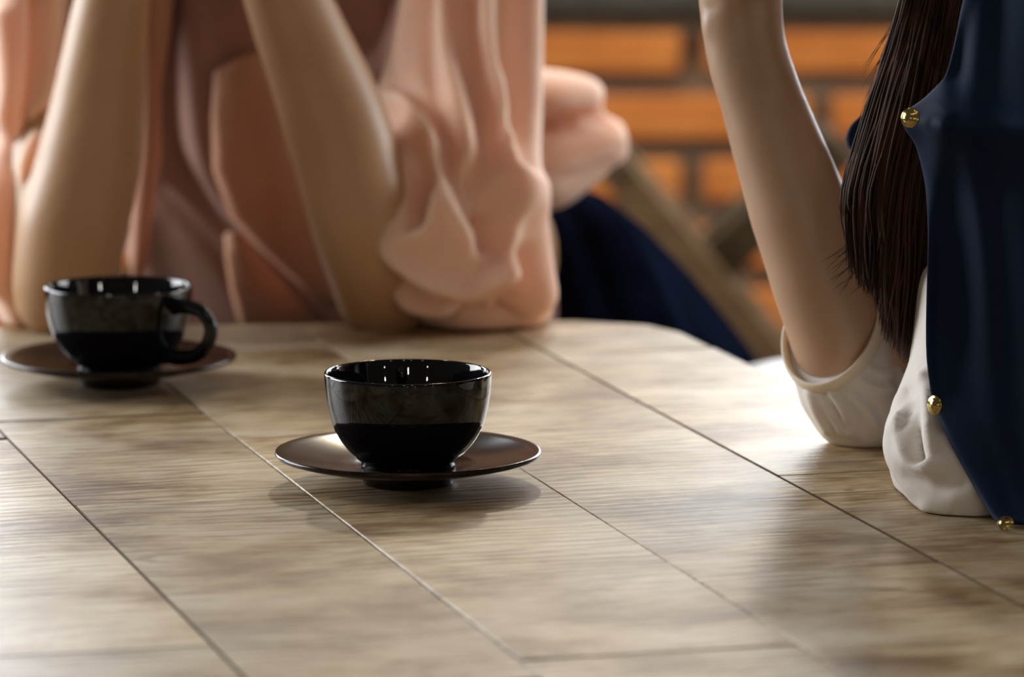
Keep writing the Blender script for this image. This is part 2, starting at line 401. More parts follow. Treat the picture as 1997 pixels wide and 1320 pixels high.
# ------------------------------------------------------------------ cups and saucers
def sm(prof, n=4):
    P = spline([V((r, z, 0)) for r, z in prof], n); return [(max(p.x, 0.0001), p.y) for p in P]
def saucer_mesh():
    bm = bmesh.new()
    under = [(0.0005, 0.0018), (0.021, 0.0018), (0.0225, 0.0002), (0.0255, 0.0002), (0.0268, 0.0045), (0.034, 0.0072), (0.055, 0.0108), (0.070, 0.0145), (0.0752, 0.0162)]
    rim = [(0.0764, 0.0176), (0.0760, 0.0190), (0.0745, 0.0190)]
    upper = [(0.070, 0.0178), (0.055, 0.0142), (0.040, 0.0118), (0.031, 0.0108), (0.0295, 0.0100), (0.0005, 0.0100)]
    lathe(bm, under + rim + upper, 96); return bm
def cup_mesh():
    bm = bmesh.new()
    out = sm([(0.0262, 0.0022), (0.0312, 0.0062), (0.0380, 0.0142), (0.0430, 0.0235), (0.0462, 0.0355), (0.0476, 0.046), (0.0480, 0.0530)])
    foot = [(0.0005, 0.0012), (0.0225, 0.0012), (0.0235, 0.0002), (0.0262, 0.0002), (0.0270, 0.0010)]
    rim = [(0.0480, 0.0534), (0.04775, 0.0541), (0.0473, 0.0545), (0.0467, 0.0545), (0.0462, 0.0541), (0.0459, 0.0535)]
    inn = sm([(0.0456, 0.0525), (0.0435, 0.040), (0.0400, 0.026), (0.0345, 0.0145), (0.0250, 0.0075), (0.0120, 0.0052), (0.0006, 0.0048)])
    lathe(bm, foot + out + rim + inn, 96); return bm
def handle_mesh():
    bm = bmesh.new()
    c = [V((0.0440, 0, 0.0445)), V((0.054, 0, 0.0455)), V((0.068, 0, 0.0440)), V((0.0765, 0, 0.0360)), V((0.0765, 0, 0.0265)), V((0.068, 0, 0.0165)), V((0.054, 0, 0.0120)), V((0.036, 0, 0.0125))]
    tube_r(bm, c, [(0.0065, 0.0034), (0.0050, 0.0034), (0.0046, 0.0036), (0.0048, 0.0038), (0.0048, 0.0038), (0.0046, 0.0036), (0.0050, 0.0034), (0.0062, 0.0034)], seg=6, n=16, ref=V((0, 1, 0)))
    return bm
def place_cup(px, py, handle_deg, cl, sl):
    p = on_table(px, py)
    bm = saucer_mesh(); s = obj('saucer', bm, M['glaze_reflect']); s.location = p + V((0, 0, 0.0002)); tag(s, sl, 'saucer')
    s.rotation_euler.z = math.radians(handle_deg + 20)
    c = empty('coffee_cup', p + V((0, 0, 0.0103))); tag(c, cl, 'cup')
    c.rotation_euler.z = math.radians(handle_deg)
    obj('cup_body', cup_mesh(), M['glaze'], c); obj('handle', handle_mesh(), M['glaze'], c)
place_cup(796, 942, 96, 'glossy black cup in sharp focus at the middle of the table, its handle hidden behind', 'round black saucer with brown reflections in its colour under the sharply focused cup in mid-table')
place_cup(233, 749, -36, 'blurred glossy black cup with its handle showing, before the woman in peach', 'round black saucer with brown reflections in its colour under the blurred cup before the woman in peach')

# ------------------------------------------------------------------ people: shared pieces
def hand_into(bm, W, d, nrm, side, curl=0.45, s=1.0):
    """palm from wrist W along d; nrm = the way the palm faces; side = thumb side"""
    d = d.normalized(); nrm = (nrm - d * nrm.dot(d)).normalized(); side = d.cross(nrm) * (1 if d.cross(nrm).dot(side) > 0 else -1)
    add_tube(bm, [W - d * 0.02 * s, W + d * 0.02 * s, W + d * 0.055 * s, W + d * 0.085 * s], [(0.026 * s, 0.019 * s), (0.031 * s, 0.017 * s), (0.039 * s, 0.015 * s), (0.038 * s, 0.012 * s)], n=18, ref=nrm)
    for k, (o, ln, c) in enumerate(((0.029, 0.070, 1.0), (0.0097, 0.078, 1.05), (-0.0097, 0.073, 1.1), (-0.029, 0.058, 1.2))):
        p = W + d * 0.078 * s + side * o * s; a = 0.12; pts = [p]
        for fr in (0.45, 0.31, 0.24):
            a += curl * c; p = p + (d * math.cos(a) + nrm * math.sin(a)) * ln * fr * s; pts.append(p)
        add_tube(bm, pts, [0.0086 * s, 0.0082 * s, 0.0074 * s, 0.0062 * s], n=10, ref=side)
    p = W + d * 0.022 * s + side * 0.026 * s
    q = p + (d * 0.62 + side * 0.65 + nrm * 0.35) * 0.040 * s; r = q + (d * 0.9 + side * 0.15 + nrm * 0.35) * 0.032 * s; t = r + (d * 0.95 + nrm * 0.2) * 0.024 * s
    add_tube(bm, [p, q, r, t], [0.0125 * s, 0.0102 * s, 0.0088 * s, 0.0068 * s], n=10, ref=nrm)
def head_into(bm, c, face, up):
    """head with brow, nose, cheeks, chin and ears; face = looking direction"""
    up = up.normalized(); face = (face - up * face.dot(up)).normalized(); r = up.cross(face)
    R = Matrix((r, face, up)).transposed()
    P = lambda x, y, z: c + R @ V((x, y, z))
    add_ball(bm, P(0, -0.008, 0.03), (0.076, 0.094, 0.088), rot=R); add_ball(bm, P(0, 0.012, -0.035), (0.060, 0.074, 0.078), rot=R)
    add_ball(bm, P(0, 0.052, -0.092), (0.024, 0.024, 0.020), rot=R)
    add_tube(bm, [P(0, 0.080, 0.012), P(0, 0.092, -0.012), P(0, 0.101, -0.030)], [0.009, 0.011, 0.013], n=10)
    for s in (-1, 1):
        add_ball(bm, P(s * 0.034, 0.070, -0.022), (0.022, 0.016, 0.022), rot=R); add_ball(bm, P(s * 0.077, -0.008, -0.005), (0.008, 0.018, 0.031), rot=R)
        add_tube(bm, [P(s * 0.014, 0.084, 0.022), P(s * 0.034, 0.079, 0.028), P(s * 0.054, 0.064, 0.022)], [0.008, 0.009, 0.007], n=8)
    return P, R

# ------------------------------------------------------------------ woman in peach (far side of the table)
YE = 3.20
eR = at(120, 566, YE); eL = at(748, 575, YE + 0.02)                      # elbows
wR = at(262, -230, 3.22); wL = at(478, -230, 3.24)                # wrists
shR = at(60, -330, 3.50); shL = at(955, -330, 3.50)
pel = at(1010, 790, 3.73)
chest = at(420, 60, 3.53); neck0 = at(400, -420, 3.47)
bm = bmesh.new()
tube_r(bm, [pel, at(800, 420, 3.64), at(560, 180, 3.575), chest, at(405, -250, 3.50)], [(0.08, 0.09), (0.10, 0.09), (0.12, 0.09), (0.14, 0.10), (0.14, 0.075)], n=28)
add_tube(bm, [shR, at(400, -380, 3.49), shL], [0.05, 0.062, 0.05], n=16)
tube_r(bm, [at(402, -330, 3.49), neck0, at(395, -560, 3.42)], [0.052, 0.049, 0.05], n=18)
P_, R_ = head_into(bm, at(390, -800, 3.38), V((-0.1, -1, -0.1)), V((0.02, -0.15, 1)))
# right arm (image left) and left arm
def arm(bm, sh, el, wr, mids, rads, up_r=(0.042, 0.034, 0.033)):
    add_tube(bm, [sh, lerp(sh, el, 0.5), el], list(up_r), n=20)
    tube_r(bm, [el] + mids + [wr], rads, n=24)
arm(bm, shR, eR, wR, [at(143, 440, 3.20), at(178, 290, 3.205), at(220, 0, 3.21)], [0.036, 0.0395, 0.0365, 0.0265, 0.022])
arm(bm, shL, eL, wL, [at(712, 440, 3.20), at(655, 240, 3.21), at(560, 0, 3.22)], [0.034, 0.038, 0.0375, 0.0300, 0.023])
hand_into(bm, wR, (wR - at(220, 0, 3.21)) + V((0.03, 0.02, 0)), V((0.5, 0.8, 0.1)), V((-0.2, 0.9, 0)), 0.55)
hand_into(bm, wL, (wL - at(560, 0, 3.22)) + V((-0.03, 0.02, 0)), V((-0.5, 0.8, 0.1)), V((0.2, 0.9, 0)), 0.55)
for s, dx in ((-1, -0.10), (1, 0.08)):                            # legs under the table
    hip = pel + V((dx * 0.6, -0.02, -0.06)); knee = V((pel.x + dx - 0.12, 3.30, 0.47)); ank = V((knee.x, 3.36, 0.09))
    add_tube(bm, [hip, lerp(hip, knee, 0.5), knee], [0.07, 0.064, 0.052], n=18)
    add_tube(bm, [knee, lerp(knee, ank, 0.35), ank], [0.048, 0.048, 0.034], n=16)
    add_tube(bm, [ank + V((0, 0.02, -0.05)), ank + V((0, -0.07, -0.058)), ank + V((0, -0.15, -0.066))], [(0.03, 0.034), (0.037, 0.03), (0.034, 0.02)], n=12, ref=V((0, 0, 1)))
pw = fuse('person', bm, M['skin_tan'], None, 0.0045, 8)
tag(pw, 'woman in loose peach chiffon blouse, both elbows propped on the far table edge', 'person')
def hair_cap(person, P, R, m, name='hair', down=0.16):
    bm = bmesh.new(); c = P(0, 0, 0)
    add_ball(bm, P(0, -0.022, 0.045), (0.086, 0.096, 0.088), rot=R)
    for s in (-1, 1): tube_r(bm, [P(s * 0.05, 0.05, 0.095), P(s * 0.085, 0.0, 0.03), P(s * 0.085, -0.03, -0.06), P(s * 0.075, -0.05, -down)], [(0.02, 0.03), (0.018, 0.05), (0.022, 0.05), (0.018, 0.04)], n=14)
    tube_r(bm, [P(0, -0.08, 0.06), P(0, -0.10, -0.04), P(0, -0.095, -down)], [(0.07, 0.04), (0.08, 0.03), (0.07, 0.025)], n=18)
    return fuse(name, bm, m, person, 0.005, 6)
hair_cap(pw, P_, R_, M['hair'])
def eyes_lips(person, P, R):
    for s in (-1, 1):
        bm = bmesh.new(); add_ball(bm, P(s * 0.033, 0.068, 0.006), (0.0135, 0.0135, 0.0105), 14, 10, R); e = obj('eye', bm, M['white_paint'], person)
        bm = bmesh.new(); add_ball(bm, P(s * 0.033, 0.0785, 0.006), (0.006, 0.004, 0.006), 12, 8, R); obj('iris', bm, M['hair'], e)
    bm = bmesh.new()
    tube_r(bm, [P(-0.023, 0.066, -0.060), P(-0.010, 0.083, -0.056), P(0, 0.085, -0.058), P(0.010, 0.083, -0.056), P(0.023, 0.066, -0.060)], [0.002, 0.006, 0.006, 0.006, 0.002], n=8)
    tube_r(bm, [P(-0.022, 0.066, -0.062), P(0, 0.083, -0.068), P(0.022, 0.066, -0.062)], [0.002, 0.0068, 0.002], n=8)
    obj('lips', bm, M['lips'], person)
eyes_lips(pw, P_, R_)

# blouse body
bm = bmesh.new()
def ring_tube(rows, n=48):
    rings = []
    for x0, x1, y, Y, dy in rows:
        a, b = at(x0, y, Y), at(x1, y, Y); c = (a + b) / 2; rx = (b - a).length / 2
        rings.append([c + V((rx * math.cos(2 * math.pi * k / n), dy * math.sin(2 * math.pi * k / n), 0)) for k in range(n)])
    return rings
add_rings(bm, ring_tube([(270, 540, -540, 3.49, 0.06), (110, 740, -490, 3.50, 0.07), (-20, 840, -430, 3.50, 0.09), (-90, 900, -360, 3.50, 0.11), (0, 860, -150, 3.515, 0.125), (70, 840, 60, 3.53, 0.128), (150, 900, 260, 3.555, 0.13), (230, 1010, 440, 3.585, 0.135), (270, 1085, 560, 3.62, 0.14), (290, 1090, 660, 3.65, 0.135), (500, 1140, 780, 3.70, 0.12)]))
Yf = 3.40
def blouse_folds(me):
    F_ = [(xz([(330, -60), (318, 160), (330, 330), (420, 470), (560, 600)], Yf), 0.010, -0.012),
          (xz([(280, 330), (360, 430), (470, 560), (560, 640)], Yf), 0.010, 0.010),
          (xz([(255, 460), (270, 560), (300, 650)], Yf), 0.012, 0.010),
          (xz([(300, 380), (420, 520), (500, 640)], Yf), 0.008, -0.010),
          (xz([(380, 0), (390, 250), (430, 380), (560, 520), (690, 640)], Yf), 0.012, 0.010),
          (xz([(640, 0), (700, 120), (740, 220)], Yf), 0.012, -0.010),
          (xz([(760, -60), (720, 80), (690, 180)], Yf), 0.010, 0.010),
          (xz([(60, -60), (90, 60), (80, 200)], Yf), 0.010, -0.010), (xz([(110, -60), (140, 60), (120, 180)], Yf), 0.008, 0.008)]
    fold_mesh(me, F_)
bl = fuse('blouse', bm, M['peach_shaded'], pw, 0.005, 5, blouse_folds)
bm = bmesh.new()                              # the blouse puffs out over the waistband at her back
tube_r(bm, [at(760, 260, 3.58), at(960, 190, 3.60), at(1090, 186, 3.60), at(1142, 190, 3.60)], [(0.03, 0.06), (0.022, 0.07), (0.019, 0.06), (0.0165, 0.045)], n=20)
tube_r(bm, [at(760, 400, 3.58), at(960, 330, 3.61), at(1090, 296, 3.61), at(1180, 278, 3.61)], [(0.04, 0.08), (0.036, 0.08), (0.029, 0.07), (0.021, 0.05)], n=20)
tube_r(bm, [at(860, 420, 3.6), at(1010, 352, 3.60), at(1085, 342, 3.60), at(1150, 322, 3.60)], [(0.04, 0.08), (0.03, 0.07), (0.025, 0.06), (0.015, 0.04)], n=20)
def puff_folds(me):
    fold_mesh(me, [(xz([(1060, 238), (1130, 230), (1190, 228)], 3.58), 0.006, -0.008), (xz([(1060, 330), (1140, 300), (1220, 260)], 3.58), 0.006, 0.004), (xz([(1060, 290), (1140, 270), (1200, 250)], 3.58), 0.004, -0.004)])
fuse('blouse_back', bm, M['peach'], pw, 0.0045, 5, puff_folds)
# light shining through the front's single layer, as added lighter-coloured sheets
def sheet(name, quad_rows, mt, parent, thick=0.003, subsurf=True):
    """quad_rows: list of rows of points (left..right); a thin solid cloth"""
    bm = bmesh.new(); nr = len(quad_rows); nc = len(quad_rows[0])
    vs = [[bm.verts.new(p) for p in r] for r in quad_rows]
    for i in range(nr - 1):
        for j in range(nc - 1): bm.faces.new((vs[i][j], vs[i][j + 1], vs[i + 1][j + 1], vs[i + 1][j]))
    o = obj(name, bm, mt, parent)
    s = o.modifiers.new('thickness', 'SOLIDIFY'); s.thickness = thick; s.offset = 0
    if subsurf: sb = o.modifiers.new('smooth', 'SUBSURF'); sb.levels = 1; sb.render_levels = 1
    return o
def rows_from(edge, Yfun, n=10, bulge=0.008):
    out = []
    for y, x0, x1 in edge:
        out.append([at(lerp(x0, x1, k / (n - 1)), y, Yfun(y) - bulge * math.sin(math.pi * k / (n - 1))) for k in range(n)])
    return out
yf = lambda y: table_lookup([(-100, 3.388), (120, 3.392), (300, 3.405), (450, 3.425), (560, 3.455), (650, 3.50)], y)
sheet('lit_panel', rows_from([(104, 484, 500), (122, 452, 512), (140, 420, 524), (220, 414, 560), (330, 416, 610), (420, 450, 640), (480, 505, 660), (540, 570, 680), (610, 650, 700)], yf), M['peach_lit'], bl, 0.003, False)
sheet('lit_panel', rows_from([(455, 440, 470), (500, 442, 510), (560, 450, 560), (640, 470, 640)], lambda y: yf(y) - 0.004), M['peach_lit'], bl, 0.003, False)
sheet('lit_panel', rows_from([(-60, 275, 345), (60, 280, 330), (180, 276, 312), (300, 270, 312), (400, 262, 300), (500, 258, 284), (560, 262, 270)], yf, 10, 0.006), M['peach_lit'], bl, 0.003, False)

# left sleeve (image right): a loose bag of cloth hanging over the elbow
bm = bmesh.new()
add_rings(bm, ring_tube([(880, 950, -545, 3.48, 0.02), (830, 1000, -510, 3.47, 0.05), (780, 1025, -440, 3.46, 0.065), (742, 1046, -330, 3.45, 0.075), (800, 1058, -150, 3.42, 0.08), (778, 1060, 0, 3.39, 0.08), (752, 1058, 110, 3.36, 0.08), (729, 1057, 200, 3.325, 0.080), (703, 1055, 300, 3.275, 0.090), (700, 1056, 380, 3.25, 0.088), (713, 1062, 460, 3.238, 0.084), (740, 1076, 545, 3.235, 0.078), (770, 1080, 600, 3.235, 0.066), (800, 1074, 626, 3.235, 0.055)], 64))
Ys = 3.20
def sleeve_folds(me):
    F_ = [(xz([(862, -80), (862, 90), (880, 200), (915, 300)], Ys), 0.009, 0.007), (xz([(905, -80), (912, 110), (940, 230), (948, 320)], Ys), 0.006, -0.009),
          (xz([(940, -80), (948, 130), (972, 240), (985, 340)], Ys), 0.008, 0.007), (xz([(975, -80), (980, 60), (985, 150)], Ys), 0.005, -0.008),
          (xz([(1008, -80), (1006, 120), (1008, 240), (1000, 330)], Ys), 0.006, -0.009), (xz([(1036, -80), (1036, 200), (1030, 330), (1020, 460)], Ys), 0.009, 0.006),
          (xz([(840, -80), (838, 120), (858, 230), (880, 320)], Ys), 0.006, -0.006),
          (xz([(800, -40), (770, 100), (748, 190)], Ys), 0.008, 0.006), (xz([(748, -40), (738, 120), (742, 200)], Ys), 0.010, -0.009),
          (xz([(742, 206), (790, 222), (830, 260), (850, 300)], Ys), 0.007, 0.009), (xz([(760, 190), (820, 215), (870, 290)], Ys), 0.006, -0.006),
          (xz([(826, 330), (815, 370), (808, 410)], Ys), 0.0085, -0.016), (xz([(772, 330), (782, 420), (815, 445), (840, 390), (838, 320)], Ys), 0.006, 0.007),
          (xz([(850, 292), (890, 390), (940, 470), (972, 512)], Ys), 0.007, 0.006), (xz([(868, 310), (915, 400), (950, 455)], Ys), 0.006, -0.009),
          (xz([(955, 400), (962, 440), (945, 475)], Ys), 0.007, -0.009), (xz([(925, 330), (945, 370), (955, 400)], Ys), 0.006, -0.009),
          (xz([(990, 300), (1000, 400), (985, 510), (965, 530)], Ys), 0.007, 0.007), (xz([(1015, 440), (1010, 540), (1000, 620)], Ys), 0.008, -0.009),
          (xz([(1048, 380), (1055, 480), (1060, 580)], Ys), 0.010, 0.008),
          (xz([(716, 430), (760, 505), (830, 566), (925, 588), (985, 560)], Ys), 0.007, -0.012), (xz([(745, 430), (790, 500), (850, 545), (930, 560), (970, 535)], Ys), 0.008, 0.009),
          (xz([(745, 480), (800, 570), (870, 610)], Ys), 0.007, 0.008), (xz([(820, 632), (900, 626), (985, 632)], Ys), 0.010, -0.009)]
    F_ = [(p_, s_, h_ * 1.9) for p_, s_, h_ in F_]; fold_mesh(me, F_); relax(me, 4)
    for v in me.vertices:
        if v.co.z < ZT + 0.001: v.co.z = ZT + 0.001
sl_ = fuse('sleeve', bm, M['peach'], pw, 0.0035, 3, sleeve_folds)
# right sleeve (image left edge)
bm = bmesh.new()
add_rings(bm, ring_tube([(10, 100, -545, 3.48, 0.02), (-20, 130, -505, 3.47, 0.045), (-34, 150, -440, 3.46, 0.056), (-40, 150, -330, 3.44, 0.06), (-26, 150, -150, 3.40, 0.06), (-18, 140, 0, 3.36, 0.06), (-8, 130, 110, 3.34, 0.06), (2, 130, 220, 3.32, 0.062), (-8, 120, 300, 3.305, 0.066), (-18, 120, 360, 3.295, 0.07), (-24, 120, 430, 3.28, 0.07), (-22, 120, 500, 3.27, 0.068), (-12, 120, 570, 3.262, 0.062), (4, 120, 622, 3.258, 0.055)], 56))
def sleeve2(me):
    F_ = [(xz([(70, -60), (75, 80), (62, 200), (40, 330)], Ys), 0.008, 0.008), (xz([(30, -60), (50, 100), (30, 240), (-10, 330)], Ys), 0.006, -0.014),
          (xz([(0, 300), (30, 270), (60, 250)], Ys), 0.006, -0.014), (xz([(-20, 60), (0, 200), (-10, 260)], Ys), 0.008, 0.009),
          (xz([(0, 330), (10, 430), (30, 560), (70, 630)], Ys), 0.008, -0.012), (xz([(-30, 330), (-20, 450), (0, 560)], Ys), 0.008, 0.01)]
    fold_mesh(me, F_)
    for v in me.vertices:
        if v.co.z < ZT + 0.001: v.co.z = ZT + 0.001
fuse('sleeve', bm, M['peach'], pw, 0.0035, 3, sleeve2)
# skirt
bm = bmesh.new()
tube_r(bm, [at(1095, 575, 3.74), at(1180, 690, 3.75), at(1300, 860, 3.76), at(1340, 1000, 3.76)], [(0.088, 0.12), (0.096, 0.15), (0.10, 0.15), (0.10, 0.14)], n=30)
tube_r(bm, [at(760, 700, 3.62), at(960, 640, 3.70), at(1085, 570, 3.72)], [0.085, 0.09, 0.085], n=24)
for dx in (-0.10, 0.08):
    tube_r(bm, [pel + V((dx * 0.6, 0, -0.08)), V((pel.x + dx - 0.06, 3.5, 0.50)), V((pel.x + dx - 0.12, 3.30, 0.46))], [0.10, 0.09, 0.072], n=20)
def skirt_folds(me):
    fold_mesh(me, [(xz([(1180, 380), (1260, 520), (1330, 680)], 3.65), 0.010, 0.006), (xz([(1120, 400), (1180, 560), (1230, 700)], 3.65), 0.010, -0.008), (xz([(1215, 400), (1300, 530), (1370, 680)], 3.66), 0.008, -0.005)])
fuse('skirt', bm, M['navy_skirt'], pw, 0.006, 5, skirt_folds)

# ------------------------------------------------------------------ woman in navy (right)
jE = at(1672, 790, 2.74)
jW = at(1441, -70, 2.76)
jS = at(1880, -150, 2.84)
bm = bmesh.new()
tube_r(bm, [V((0.50, 2.62, 0.52)), V((0.47, 2.63, 0.70)), V((0.43, 2.66, 0.88)), V((0.39, 2.69, 1.00)), V((0.37, 2.70, 1.07))], [(0.10, 0.15), (0.09, 0.125), (0.095, 0.14), (0.10, 0.165), (0.06, 0.14)], n=28)
tube_r(bm, [V((0.36, 2.70, 1.06)), V((0.335, 2.70, 1.13)), V((0.31, 2.70, 1.18))], [0.05, 0.047, 0.05], n=18)
add_tube(bm, [V((0.37, 2.53, 1.04)), V((0.38, 2.70, 1.06)), V((0.37, 2.86, 1.04))], [0.048, 0.06, 0.048], n=16)
Pj, Rj = head_into(bm, V((0.275, 2.70, 1.245)), V((-1, 0.05, -0.1)), V((-0.15, 0, 1)))
add_tube(bm, [V((0.37, 2.85, 1.04)), lerp(V((0.37, 2.85, 1.04)), jE, 0.5), jE], [0.042, 0.034, 0.024], n=20)
tube_r(bm, [jE, at(1640, 680, 2.74), at(1606, 545, 2.742), at(1556, 400, 2.745), at(1487, 200, 2.75), at(1452, 80, 2.755), jW], [(0.023, 0.023), (0.0285, 0.029), (0.0320, 0.032), (0.0305, 0.031), (0.0252, 0.024), (0.0246, 0.020), (0.0262, 0.020)], n=28)
hand_into(bm, jW, V((0.02, 0.0, 0.2)), V((1, -0.1, 0)), V((0, 1, 0.1)), 0.5)
nl = at(2150, 640, 2.52)                                          # near arm, out of frame to the right
add_tube(bm, [V((0.37, 2.53, 1.04)), V((0.42, 2.46, 0.92)), V((0.46, 2.44, 0.80))], [0.045, 0.041, 0.036], n=18)
tube_r(bm, [V((0.46, 2.44, 0.80)), V((0.44, 2.41, 0.88)), V((0.40, 2.42, 1.0)), V((0.37, 2.46, 1.06))], [0.034, 0.033, 0.027, 0.022], n=18)
hand_into(bm, V((0.37, 2.46, 1.06)), V((-0.05, 0.04, 0.1)), V((-0.3, 0.8, 0)), V((-1, 0, 0)), 0.5)
for dy in (-0.085, 0.085):
    hip = V((0.48, 2.63 + dy, 0.53)); knee = V((0.10, 2.63 + dy, 0.50)); ank = V((0.14, 2.63 + dy, 0.09))
    add_tube(bm, [hip, lerp(hip, knee, 0.5), knee], [0.08, 0.07, 0.053], n=18)
    add_tube(bm, [knee, lerp(knee, ank, 0.35), ank], [0.049, 0.048, 0.034], n=16)
    add_tube(bm, [ank + V((0.02, 0, -0.05)), ank + V((-0.07, 0, -0.058)), ank + V((-0.15, 0, -0.066))], [(0.03, 0.034), (0.037, 0.03), (0.034, 0.02)], n=12, ref=V((0, 0, 1)))
def wrist_marks(me):
    fold_mesh(me, [(xz([(1368, 40), (1400, 8), (1440, -2), (1480, 6)], 2.73), 0.0025, -0.0012), (xz([(1372, 66), (1366, 54), (1372, 40)], 2.73), 0.004, 0.0015),
                   (xz([(1470, 10), (1476, 80), (1500, 170)], 2.73), 0.005, -0.0018), (xz([(1500, 0), (1506, 80), (1530, 180)], 2.73), 0.005, 0.0012)])
jw = fuse('person', bm, M['skin_light'], None, 0.004, 6, wrist_marks)
tag(jw, 'woman with long dark hair in a navy gold-buttoned jacket, one bare forearm propped upright', 'person')
eyes_lips(jw, Pj, Rj)
# blouse sleeve round the elbow and up the arm; its opening is cut along a tilted plane
sA, sB, sC = at(1556, 705, 2.738), at(1640, 752, 2.706), at(1742, 575, 2.735)
s_n = (sB - sA).cross(sC - sA).normalized()
if s_n.z < 0: s_n = -s_n
ax0, ax1 = at(1672, 800, 2.738), at(1632, 660, 2.741); ax = (ax1 - ax0).normalized()
ca = ax.cross(V((0, 1, 0))).normalized(); cb = ca.cross(ax).normalized()
RS = 0.0318
bm = bmesh.new()
rings = []
for f, r in ((-0.021, 0.010), (-0.018, 0.018), (-0.010, 0.025), (0.0, 0.0285), (0.012, RS), (None, RS)):
    rg = []
    for k in range(36):
        o_ = ca * math.cos(k * math.pi / 18) + cb * math.sin(k * math.pi / 18)
        p = ax0 + o_ * r
        t = f if f is not None else (sA - p).dot(s_n) / ax.dot(s_n)
        rg.append(p + ax * t)
    rings.append(rg)
hem_ring = rings[-1]
add_rings(bm, rings)
add_ball(bm, at(1690, 806, 2.742), (0.0285, 0.030, 0.0285))
tube_r(bm, [at(1692, 800, 2.745), at(1752, 690, 2.765), at(1815, 560, 2.785), at(1960, 280, 2.82)], [(0.026, 0.028), (0.033, 0.034), (0.040, 0.040), (0.046, 0.046)], n=30, seg=8)
def jsleeve(me):
    F_ = []
    for a, b, c in (((1600, 775), (1618, 810), (1640, 845)), ((1620, 768), (1645, 800), (1662, 850)), ((1655, 770), (1690, 800), (1712, 830)), ((1680, 745), (1715, 760), (1745, 765)), ((1700, 725), (1730, 730), (1760, 728)), ((1585, 775), (1600, 815), (1620, 850))):
        F_.append((xz([a, b, c], 2.70), 0.0030, 0.0036)); F_.append((xz([(a[0] + 11, a[1] - 2), (b[0] + 11, b[1] - 3), (c[0] + 10, c[1] - 4)], 2.70), 0.0030, -0.0030))
    fold_mesh(me, F_)
    for v in me.vertices: v.co.z = max(v.co.z, ZT + 0.0008)
bs = fuse('blouse', bm, M['white'], jw, 0.0028, 4, jsleeve)
# rolled hem at the sleeve opening
bm = bmesh.new(); cen = sum(hem_ring, V((0, 0, 0))) / len(hem_ring); rings = []
for i, p in enumerate(hem_ring):
    t = (hem_ring[(i + 1) % 36] - hem_ring[i - 1]).normalized(); o_ = (p - cen); o_ = (o_ - s_n * o_.dot(s_n) - t * o_.dot(t)).normalized(); u = t.cross(o_)
    rings.append([p + o_ * (0.0006 + 0.0020 * math.cos(k * math.pi / 6)) + u * (0.0052 * math.sin(k * math.pi / 6)) for k in range(12)])
rings.append([p.copy() for p in rings[0]]); add_rings(bm, rings, False); bmesh.ops.remove_doubles(bm, verts=bm.verts[:], dist=1e-6)
obj('cuff_hem', bm, M['hem'], bs)
# lower blouse that spills onto the table
bm = bmesh.new()
tube_r(bm, [at(1850, 560, 2.63), at(1850, 700, 2.62), at(1848, 800, 2.61), at(1850, 890, 2.58), at(1880, 950, 2.545), at(1930, 970, 2.54)], [(0.018, 0.05), (0.022, 0.055), (0.033, 0.055), (0.034, 0.05), (0.028, 0.045), (0.026, 0.04)], n=30)
tube_r(bm, [at(1800, 770, 2.60), at(1768, 830, 2.59), at(1775, 890, 2.57), at(1830, 950, 2.54), at(1900, 975, 2.53)], [(0.010, 0.02), (0.0115, 0.026), (0.013, 0.03), (0.014, 0.03), (0.013, 0.03)], n=24)
tube_r(bm, [V((0.30, 2.60, 0.80)), V((0.34, 2.62, 0.90)), V((0.36, 2.66, 1.0))], [(0.05, 0.06), (0.06, 0.07), (0.06, 0.08)], n=28)
def lower(me):
    Y = 2.56
    F_ = [(xz([(1752, 800), (1750, 850), (1765, 885), (1790, 870), (1800, 800), (1805, 740)], Y), 0.0035, 0.005), (xz([(1775, 780), (1772, 830), (1780, 860)], Y), 0.005, -0.010),
          (xz([(1760, 905), (1800, 915), (1850, 900)], Y), 0.006, -0.005), (xz([(1795, 960), (1840, 985), (1900, 990)], Y), 0.005, 0.003)]
    fold_mesh(me, F_)
    for v in me.vertices: v.co.z = max(v.co.z, ZT + 0.0008)
fuse('blouse_front', bm, M['white'], jw, 0.003, 4, lower)
